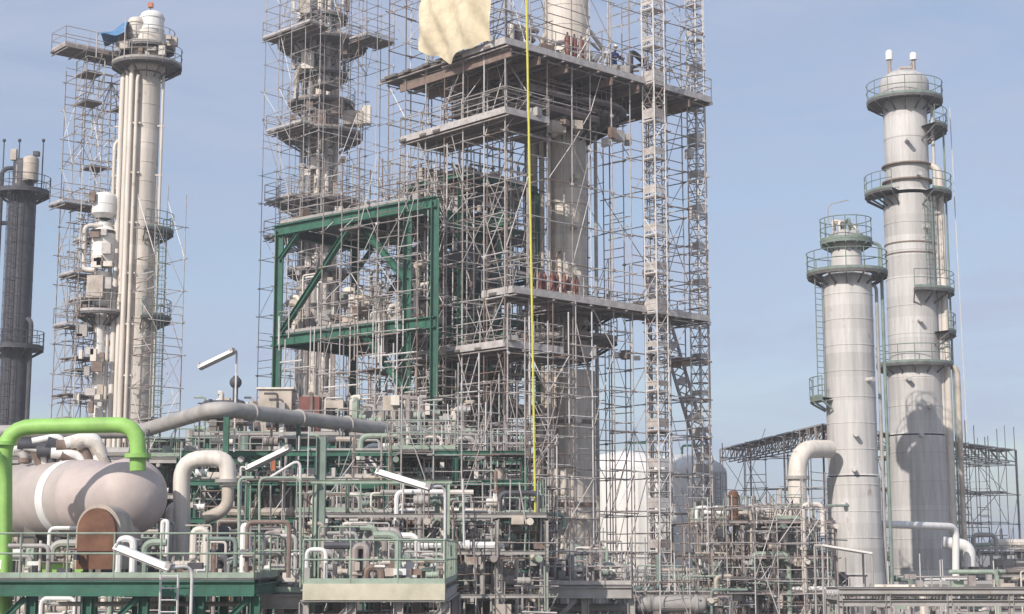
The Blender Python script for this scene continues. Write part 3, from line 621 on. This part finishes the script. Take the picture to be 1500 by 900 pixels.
m.path([P(266,740,y),P(250,745,y),P(250,850,y)],.16,cream,12);m.lathe(P(334,705,y),(0,0,1),[(.25,-.05),(.38,-.05),(.38,.05),(.25,.05)],greyp,18)
m.lathe(P(318,830,y),(0,0,1),[(0,0),(.32,0),(.32,1.1),(.2,1.25),(0,1.3)],dark,18)
m.path([P(334,712,y),P(334,745,y),P(300,760,y)],.18,beige,12);m.build()
def deck(name,px0,px1,y0,y1,zd,bm,rm,fascia,nb,seed,npipe=50):
    m=MB(name);x0=P(px0,850,y0).x;x1=P(px1,850,y0).x;Q=random.Random(seed)
    m.box(((x0+x1)/2,(y0+y1)/2,zd-.03),(x1-x0,y1-y0,.05),grate)
    for y in (y0+.1,(y0+y1)/2,y1): m.ibeam((x0,y,zd-.26),(x1,y,zd-.26),.2,.4,bm)
    if fascia: m.box(((x0+x1)/2,y0-.03,zd-.2),(x1-x0,.04,.42),fascia)
    for i in range(nb+1):
        x=x0+(x1-x0)*i/nb
        for y in (y0+.35,y1-.3): m.ibeam((x,y,0),(x,y,zd-.47),.26,.26,bm)
        m.ibeam((x,y0+.2,zd-.3),(x,y1-.2,zd-.3),.18,.3,bm)
        if i<nb and i%2==0: m.ibeam((x+.2,y0+.3,zd-1.6),(x+1.3,y0+.3,zd-.5),.14,.14,bm)
    rail(m,[(x0,y0,zd),(x1,y0,zd)],rm,1.15,1.15,.026); rail(m,[(x1,y0,zd),(x1,y1,zd)],rm,1.15,1.4,.026);rail(m,[(x0,y1,zd),(x1,y1,zd)],rm,1.15,1.4,.026)
    for i in range(npipe):
        x=Q.uniform(x0,x1-.3);y=Q.uniform(y0+.5,y1);r=Q.choice([.025,.04,.06,.1]);h=Q.uniform(.3,1.7)
        pts=[(x,y,zd),(x,y,zd+h),(x+Q.uniform(-1.2,1.2),y,zd+h)]
        if Q.random()<.4: pts.append((pts[-1][0],y,zd))
        m.path(pts,r,Q.choice(MUT+[greenp]),8)
    for i in range(npipe): valve(m,(Q.uniform(x0,x1),Q.uniform(y0+.3,y1-1),zd+Q.uniform(.15,.7)),Q.uniform(.03,.08),Q.choice(MUT),Q.choice([redm,dark,greend,greyp]))
    for i in range(npipe): m.box((Q.uniform(x0,x1),Q.uniform(y0+.4,y1),zd+Q.uniform(.1,.6)),(Q.uniform(.08,.4),.2,Q.uniform(.1,.4)),Q.choice([greyp,white,beige,dark,galv3,cream]))
    for i in range(14):
        z_=Q.uniform(1.5,zd-.7);y=Q.uniform(y0+.6,y1-.6);m.path([(x0,y,z_),(x1,y,z_)],Q.choice([.04,.07,.14]),Q.choice(MUT),8)
    return m,x0,x1
zd=Z(846,44)
m,x0,x1=deck("steel_access_platform",-40,372,42.4,55,zd,greend,greenp,None,5,81,60)
ladder(m,(P(246,880,42).x,42.1),0,zd+.1,0,galvL,cage=False)
m.box((P(85,815,43.5).x,44.3,zd+.22),(1.1,.6,.35),greenb)
m.build()
m,x0,x1=deck("steel_access_platform",444,652,43,52,Z(856,43),greyp,greenp,decky,3,82,36);m.build()
m,x0,x1=deck("steel_access_platform",372,444,46,54,Z(868,46),greyp,greenp,None,2,83,20);m.build()
m,x0,x1=deck("steel_access_platform",655,925,57,63,Z(857,57),greyp,galv,None,4,84,50);m.build()
m=MB("portal_pipe_support")
for px in (458,655):
    a=P(px,900,47);m.ibeam((a.x,47,0),(a.x,47,Z(708,47)),.12,.12,greenp)
m.ibeam((P(455,700,47).x,47,Z(706,47)),(P(662,700,47).x,47,Z(706,47)),.08,.1,greenp)
m.ibeam((P(470,700,50).x,50,0),(P(470,700,50).x,50,Z(640,50)),.3,.3,greeng)
m.path([P(395,700,46),P(440,672,46),P(440,790,46)],.04,galvL,8,.3);m.path([P(350,860,46),P(350,700,46),P(372,700,46)],.045,greenp,8,.3)
m.path([P(380,860,45),P(380,700,45),P(440,700,45),P(440,860,45)],.035,greenp,8,.2)
m.build()
def lamp(p0,p1,d,pole,foot):
    m=MB("strip_lamp");a=P(p0[0],p0[1],d);b=P(p1[0],p1[1],d-.3);ax=(b-a).normalized();x,y=frame(ax)
    w=.17;h=.07
    k=[a-x*w-y*h,a+x*w-y*h,b+x*w-y*h,b-x*w-y*h,a-x*w*.55+y*h,a+x*w*.55+y*h,b+x*w*.55+y*h,b-x*w*.55+y*h];m.hexa(k,white)
    m.beam(a-y*(h+.03),b-y*(h+.03),.2,.05,greyp)
    m.tube(a.lerp(b,.02),a.lerp(b,.05),.16,greyp,8,True);m.beam(a.lerp(b,.93)+y*.02,a.lerp(b,1.02)+y*.02,.3,.16,greyp)
    q=P(pole[0],pole[1],d);s_=b if abs(b.x-q.x)<abs(a.x-q.x) else a
    m.path([s_,V3(q.x,q.y,s_.z+.05),V3(q.x,q.y,foot)],.04,galvL,8,.35);m.build()
lamp((292,538),(342,514),60,(346,545),9.7);lamp((362,686),(424,656),49,(352,720),5);lamp((552,690),(630,714),45,(652,740),4);lamp((170,800),(250,832),41,(281,850),0)
# ================================================================ WHITE TANKS
for px,dd,rr,yt in ((918,116,3.2,688),(1000,110,3.0,694)):
    m=MB("storage_tank");c=P(px,720,dd);zt=Z(yt,dd);m.lathe((c.x,dd,0),(0,0,1),[(rr,0),(rr,zt*.5),(rr+.04,zt*.5),(rr+.04,zt*.5+.1),(rr,zt*.5+.1),(rr,zt)]+[(rr*math.cos(t),zt+1.3*math.sin(t)) for t in (.2,.45,.7,.95,1.2,1.4,1.57)],white,48)
    ladder(m,(c.x+rr*.7,dd-rr*.8),0,zt,.6,greyp);m.path([(c.x,dd,zt+1.2),(c.x,dd,zt+1.9),(c.x+1.5,dd,zt+1.9)],.08,greend,8);m.build()
# ================================================================ RIGHT COLUMNS
d=84;z=lambda y:Z(y,d);c=P(1247,600,d);cx,cy=c.x,c.y
m=MB("distillation_column")
shell(m,cx,cy,[(1.36,0,z(700)),(1.28,z(698),z(408))],cladg,44,seam=1.35,top=False)
m.lathe((cx,cy,0),(0,0,1),[(1.28,z(408)),(.95,z(396)),(.8,z(390)),(.8,z(352)),(.9,z(350)),(.9,z(345)),(.5,z(338)),(.01,z(336))],cladg,36)
ringplat(m,cx,cy,z(402),1.3,2.1,grate,greeng);ringplat(m,cx,cy,z(355),.8,1.35,greeng,greeng,h=1.2)
for i in range(12):
    t=i*.8;m.path([(cx+.6*math.cos(t),cy+.6*math.sin(t),z(350)),(cx+.7*math.cos(t),cy+.7*math.sin(t),z(350)+R.uniform(.4,1.2)),(cx,cy,z(350)+.9)],.07,R.choice([greeng,beige,cream]),7)
m.path([(cx-.9,cy,z(330)),(cx-.9,cy,z(300)),(cx+.2,cy,z(293))],.03,greyp,5,.3)
ladder(m,(cx-1.6,cy-.4),z(590),z(402),.5,greeng,cage=False);ringplat(m,cx,cy,z(585),1.4,2.1,greeng,greeng,150,215,6)
for q in (1.45,1.75): m.path([(cx+q,cy-.3,0),(cx+q,cy-.3,z(360 if q>1.6 else 420)),(cx+.3,cy-.3,z(360 if q>1.6 else 420)+.3)],.09,greyp if q<1.6 else greeng,8)
for (aa,yy) in ((-95,640),(-100,690),(-60,560),(-120,740)): t=math.radians(aa);m.path([(cx+1.2*math.cos(t),cy+1.2*math.sin(t),z(yy)),(cx+1.75*math.cos(t),cy+1.75*math.sin(t),z(yy))],.12,cladg,12)
m.lathe((cx,cy,0),(0,0,1),[(1.6,0),(1.38,z(790))],cladg,40)
m.build()
m=MB("insulated_duct");y=81;m.path([P(1168,760,y),P(1168,658,y),P(1215,658,y+1.5)],.46,cream,22,1.2)
m.lathe(P(1168,700,y),(0,0,1),[(.46,-.08),(.6,-.08),(.6,.08),(.46,.08)],greyp,22);m.path([P(1168,720,y),P(1168,760,y),V3(P(1168,760,y).x,y,0)],.36,beige,16);m.build()
d=97;z=lambda y:Z(y,d);c=P(1342,600,d);cx,cy=c.x,c.y
m=MB("distillation_column")
shell(m,cx,cy,[(1.72,0,z(640)),(1.62,z(638),z(535)),(1.5,z(533),z(290)),(1.32,z(285),z(150))],cladg,48,seam=1.7)
m.lathe((cx,cy,0),(0,0,1),[(1.32,z(152)),(1.5,z(142)),(1.5,z(122)),(1.35,z(115)),(.9,z(108)),(.01,z(105))],cladg,48)
for yy,ri,ro in ((150,1.35,2.3),(536,1.6,2.25)): ringplat(m,cx,cy,z(yy),ri,ro,grate,greeng)
for yy,a0,a1,ro in ((192,-60,40,2.5),(288,-70,40,2.6),(285,150,235,2.6),(430,-100,40,2.5),(490,-50,40,2.5)): ringplat(m,cx,cy,z(yy),1.3,ro,grate,greeng,a0,a1,10)
for q,h0 in ((-.85,.3),(.65,.15)):
    m.tube((cx+q,cy,z(118)),(cx+q,cy,z(90)),.12,galv2,8);m.lathe((cx+q,cy,z(88)),(0,0,1),[(0,0),(.22,0),(.22,h0+.2),(.13,h0+.32),(0,h0+.35)],white,14)
m.tube((cx+.1,cy,z(112)),(cx+.6,cy,z(88)),.04,galv2,5);m.path([(cx-.3,cy,z(112)),(cx-.3,cy,z(100)),(cx+.5,cy,z(100))],.12,greyp)
for q,y0,y1,r,mt in ((1.75,900,250,.22,clad),(2.1,900,190,.06,greeng),(2.35,900,540,.16,beige),(1.45,880,160,.1,cladg)): m.path([(cx+q,cy-.8,0),(cx+q,cy-.8,z(y1)),(cx+q*.4,cy-.5,z(y1)+.3)],r,mt,10)
m.tube((cx+2.9,cy-.3,z(640)),(cx+2.7,cy-.3,z(160)),.03,galvL,5)
ladder(m,(cx+.75,cy-1.75),z(430),z(300),0,greeng,True)
for yy,q in ((640,-.2),(600,.4),(560,-.8),(475,.0),(340,.6),(215,-.3),(265,.3)): m.path([(cx+q,cy-1.0,z(yy)),(cx+q,cy-2.0,z(yy))],.13,cladg,12)
for yy in (245,268,360,375): m.lathe((cx,cy,z(yy)),(0,0,1),[(1.3,-.04),(1.54,-.04),(1.54,.04),(1.3,.04)],galv3,40)
m.build()
m=MB("connecting_pipe");m.path([P(1290,768,86),P(1400,772,90),P(1400,850,90)],.2,white,12);m.path([P(1290,768,86),P(1290,900,86)],.12,greyp,10);m.path([P(1380,795,92),P(1420,800,92),P(1420,830,92)],.35,white,14);m.build()
m=MB("scaffold_roof");nc=P(1205,622,90);zt=nc.z
lc=V3(14.4,112,zt);rc=V3(35.2,113,zt);nc=V3(nc.x,90,zt);e1=(lc-nc);e2=(rc-nc)
for e,oth in ((e1,e2),(e2,e1)):
    n=16;od=oth.normalized()
    for k in (0,1.2,2.4):
        o=nc+od*k;m.tube(o,o+e,.045,galv,5);m.tube(o-V3(0,0,.8),o+e-V3(0,0,.8),.045,galv2,5)
        for i in range(n):
            p=o+e*(i/n);q=o+e*((i+1)/n);m.tube(p,q-V3(0,0,.8),.032,galv2,4);m.tube(p,p-V3(0,0,.8),.035,galv2,4)
    for i in range(n*2):
        if i%5==3: continue
        p=nc+e*(i/(n*2));q=nc+e*((i+.85)/(n*2));w=od*2.6;m.hexa([p,q,q+w,p+w,p+V3(0,0,.06),q+V3(0,0,.06),q+w+V3(0,0,.06),p+w+V3(0,0,.06)],plank)
for t_ in (0,.33,.66,1):
    for e in (e1,e2): p=nc+e*t_;m.tube(V3(p.x,p.y,0),p,.06,galv2,5)
m.build()
m=MB("scaffold_tower");o=nc+e2*.5;scaffold(m,o,math.degrees(math.atan2(e2.y,e2.x)),14.5,4,0,zt+.3,8,2,2,.026,pb=.3,pp=.04,seed=91);m.build()
m=MB("scaffold_tower");scaffold(m,V3(P(1060,700,104).x,104,0),-35,6,3,0,zt-1,4,1,2,.026,pb=.3,pp=.06,seed=92);m.build()
m=MB("lean_to_canopy");a=P(1205,800,70);b=P(1278,812,70);m.hexa([V3(a.x,70,a.z),V3(b.x,70,b.z),V3(b.x,72,b.z),V3(a.x,72,a.z),V3(a.x,70,a.z+.08),V3(b.x,70,b.z+.08),V3(b.x,72,b.z+.08),V3(a.x,72,a.z+.08)],white)
for q in (a,b):
    for y in (70.1,71.9): m.tube(V3(q.x,y,0),V3(q.x,y,q.z),.05,greyp,6)
m.build()
m=MB("vertical_exchanger");c=P(1075,760,74.5);drum(m,V3(c.x,74.5,7.45),V3(c.x,74.5,Z(722,74.5)),.22,rustm,16);m.path([V3(c.x,74.5,7.8),V3(c.x+.8,74.5,7.8),V3(c.x+.8,74.5,5)],.09,beige);m.build()
m=MB("pipe_bridge");y=40
for zz in (Z(866,y),Z(884,y)): m.ibeam((P(1228,870,y).x,y,zz),(P(1560,870,y).x,y,zz),.14,.14,greyp);m.ibeam((P(1228,870,y).x,y+1.6,zz),(P(1560,870,y).x,y+1.6,zz),.14,.14,greyp)
for px in (1230,1300,1390,1480): x=P(px,870,y).x;m.ibeam((x,y,0),(x,y,Z(866,y)-.08),.12,.12,greyp);m.ibeam((x,y+1.6,0),(x,y+1.6,Z(866,y)-.08),.12,.12,greyp);m.beam((x,y,Z(884,y)+.12),(x,y+1.6,Z(884,y)+.12),.1,.1,greyp)
for k in range(4): m.path([(P(1225,870,y).x,y+.3+.32*k,Z(884,y)+.22),(P(1560,870,y).x,y+.3+.32*k,Z(884,y)+.22)],.05+.02*(k%2),R.choice([greyp,galv,beige]),8)
m.build()
m=MB("process_skid");Q=random.Random(77)
for i in range(44):
    x=P(Q.uniform(1215,1500),850,76).x;y=Q.uniform(74,92);h=Q.uniform(1.5,5.2);m.path([(x,y,0),(x,y,h),(x+Q.uniform(-2.5,2.5),y,h),(x+Q.uniform(-2.5,2.5),y+1,h)],Q.choice([.04,.06,.1,.16]),Q.choice(MUT),8)
for i in range(6): x=P(Q.uniform(1225,1480),850,80).x;y=Q.uniform(80,94);zq=1.6+Q.random()*1.6;drum(m,(x,y,zq),(x+Q.uniform(2,3),y,zq),Q.uniform(.3,.6),Q.choice([white,beige,vess,greyp]),20,0)
for i in range(160):
    x=P(Q.uniform(1215,1500),850,76).x;y=Q.uniform(73,92);zq=Q.uniform(.5,5)
    if Q.random()<.5: m.tube((x,y,0),(x,y,zq+1),.03,Q.choice(TUB),4)
    else: m.box((x,y,zq),(Q.uniform(.2,.8),.3,Q.uniform(.2,.7)),Q.choice(MUT))
rail(m,[(P(1290,850,80).x,80,3),(P(1500,850,80).x,80,3)],greyp)
m.build()
# ================================================================ AIR HAZE (real scattering volume over the whole site)
HAZE=.0008
hz=MB("atmospheric_haze");hm_=bpy.data.materials.new("haze");hm_.use_nodes=True;hn=hm_.node_tree;hn.nodes.remove(hn.nodes["Principled BSDF"])
vs=hn.nodes.new("ShaderNodeVolumeScatter");vs.inputs["Density"].default_value=HAZE;vs.inputs["Color"].default_value=(.94,.96,1,1);vs.inputs["Anisotropy"].default_value=.0
hn.links.new(vs.outputs[0],hn.nodes["Material Output"].inputs["Volume"])
hz.box((0,75,34),(340,240,70),hm_);hz.build()
# ================================================================ CAMERA / LIGHT / WORLD
cam=bpy.data.cameras.new("camera");co=bpy.data.objects.new("camera",cam);scene.collection.objects.link(co)
cam.sensor_width=36;cam.lens=36*F/1500;cam.clip_end=8000;co.location=(0,0,H);co.rotation_euler=(math.radians(90)+TH,0,0);scene.camera=co
el=math.radians(34);az=math.radians(32)
sd=Vector((-math.sin(az)*math.cos(el),-math.cos(az)*math.cos(el),math.sin(el)))
sl=bpy.data.lights.new("sun",'SUN');sl.energy=4.6;sl.angle=math.radians(.6);sl.color=(1,.93,.86);so=bpy.data.objects.new("sun",sl);scene.collection.objects.link(so);so.rotation_euler=(-sd).to_track_quat('-Z','Y').to_euler();so.location=(-40,-40,60)
w=bpy.data.worlds.new("World");scene.world=w;w.use_nodes=True;nt=w.node_tree;N=nt.nodes;L=nt.links;bg=N["Background"]
sk=N.new("ShaderNodeTexSky");sk.sky_type='NISHITA';sk.sun_disc=False;sk.sun_elevation=el;sk.sun_rotation=math.atan2(sd.x,sd.y);sk.air_density=1.0;sk.dust_density=1.6;sk.ozone_density=1.5
tc=N.new("ShaderNodeTexCoord");mp=N.new("ShaderNodeMapping");mp.inputs["Scale"].default_value=(1.5,1.5,7);mp.inputs["Rotation"].default_value=(.0,.25,.3);L.new(tc.outputs["Generated"],mp.inputs[0])
no=N.new("ShaderNodeTexNoise");no.inputs["Scale"].default_value=2.6;no.inputs["Detail"].default_value=8;no.inputs["Roughness"].default_value=.6;no.inputs["Distortion"].default_value=.7;L.new(mp.outputs[0],no.inputs["Vector"])
cr=N.new("ShaderNodeMapRange");cr.inputs["From Min"].default_value=.36;cr.inputs["From Max"].default_value=.68;cr.inputs["To Min"].default_value=.35;cr.inputs["To Max"].default_value=.9;L.new(no.outputs["Fac"],cr.inputs["Value"])
mx=N.new("ShaderNodeMix");mx.data_type='RGBA';L.new(cr.outputs[0],mx.inputs[0]);L.new(sk.outputs[0],mx.inputs[6]);mx.inputs[7].default_value=(3.2,3.7,5.0,1)
L.new(mx.outputs[2],bg.inputs["Color"]);bg.inputs["Strength"].default_value=.145
scene.view_settings.view_transform='Standard';scene.view_settings.look='None';scene.view_settings.exposure=0
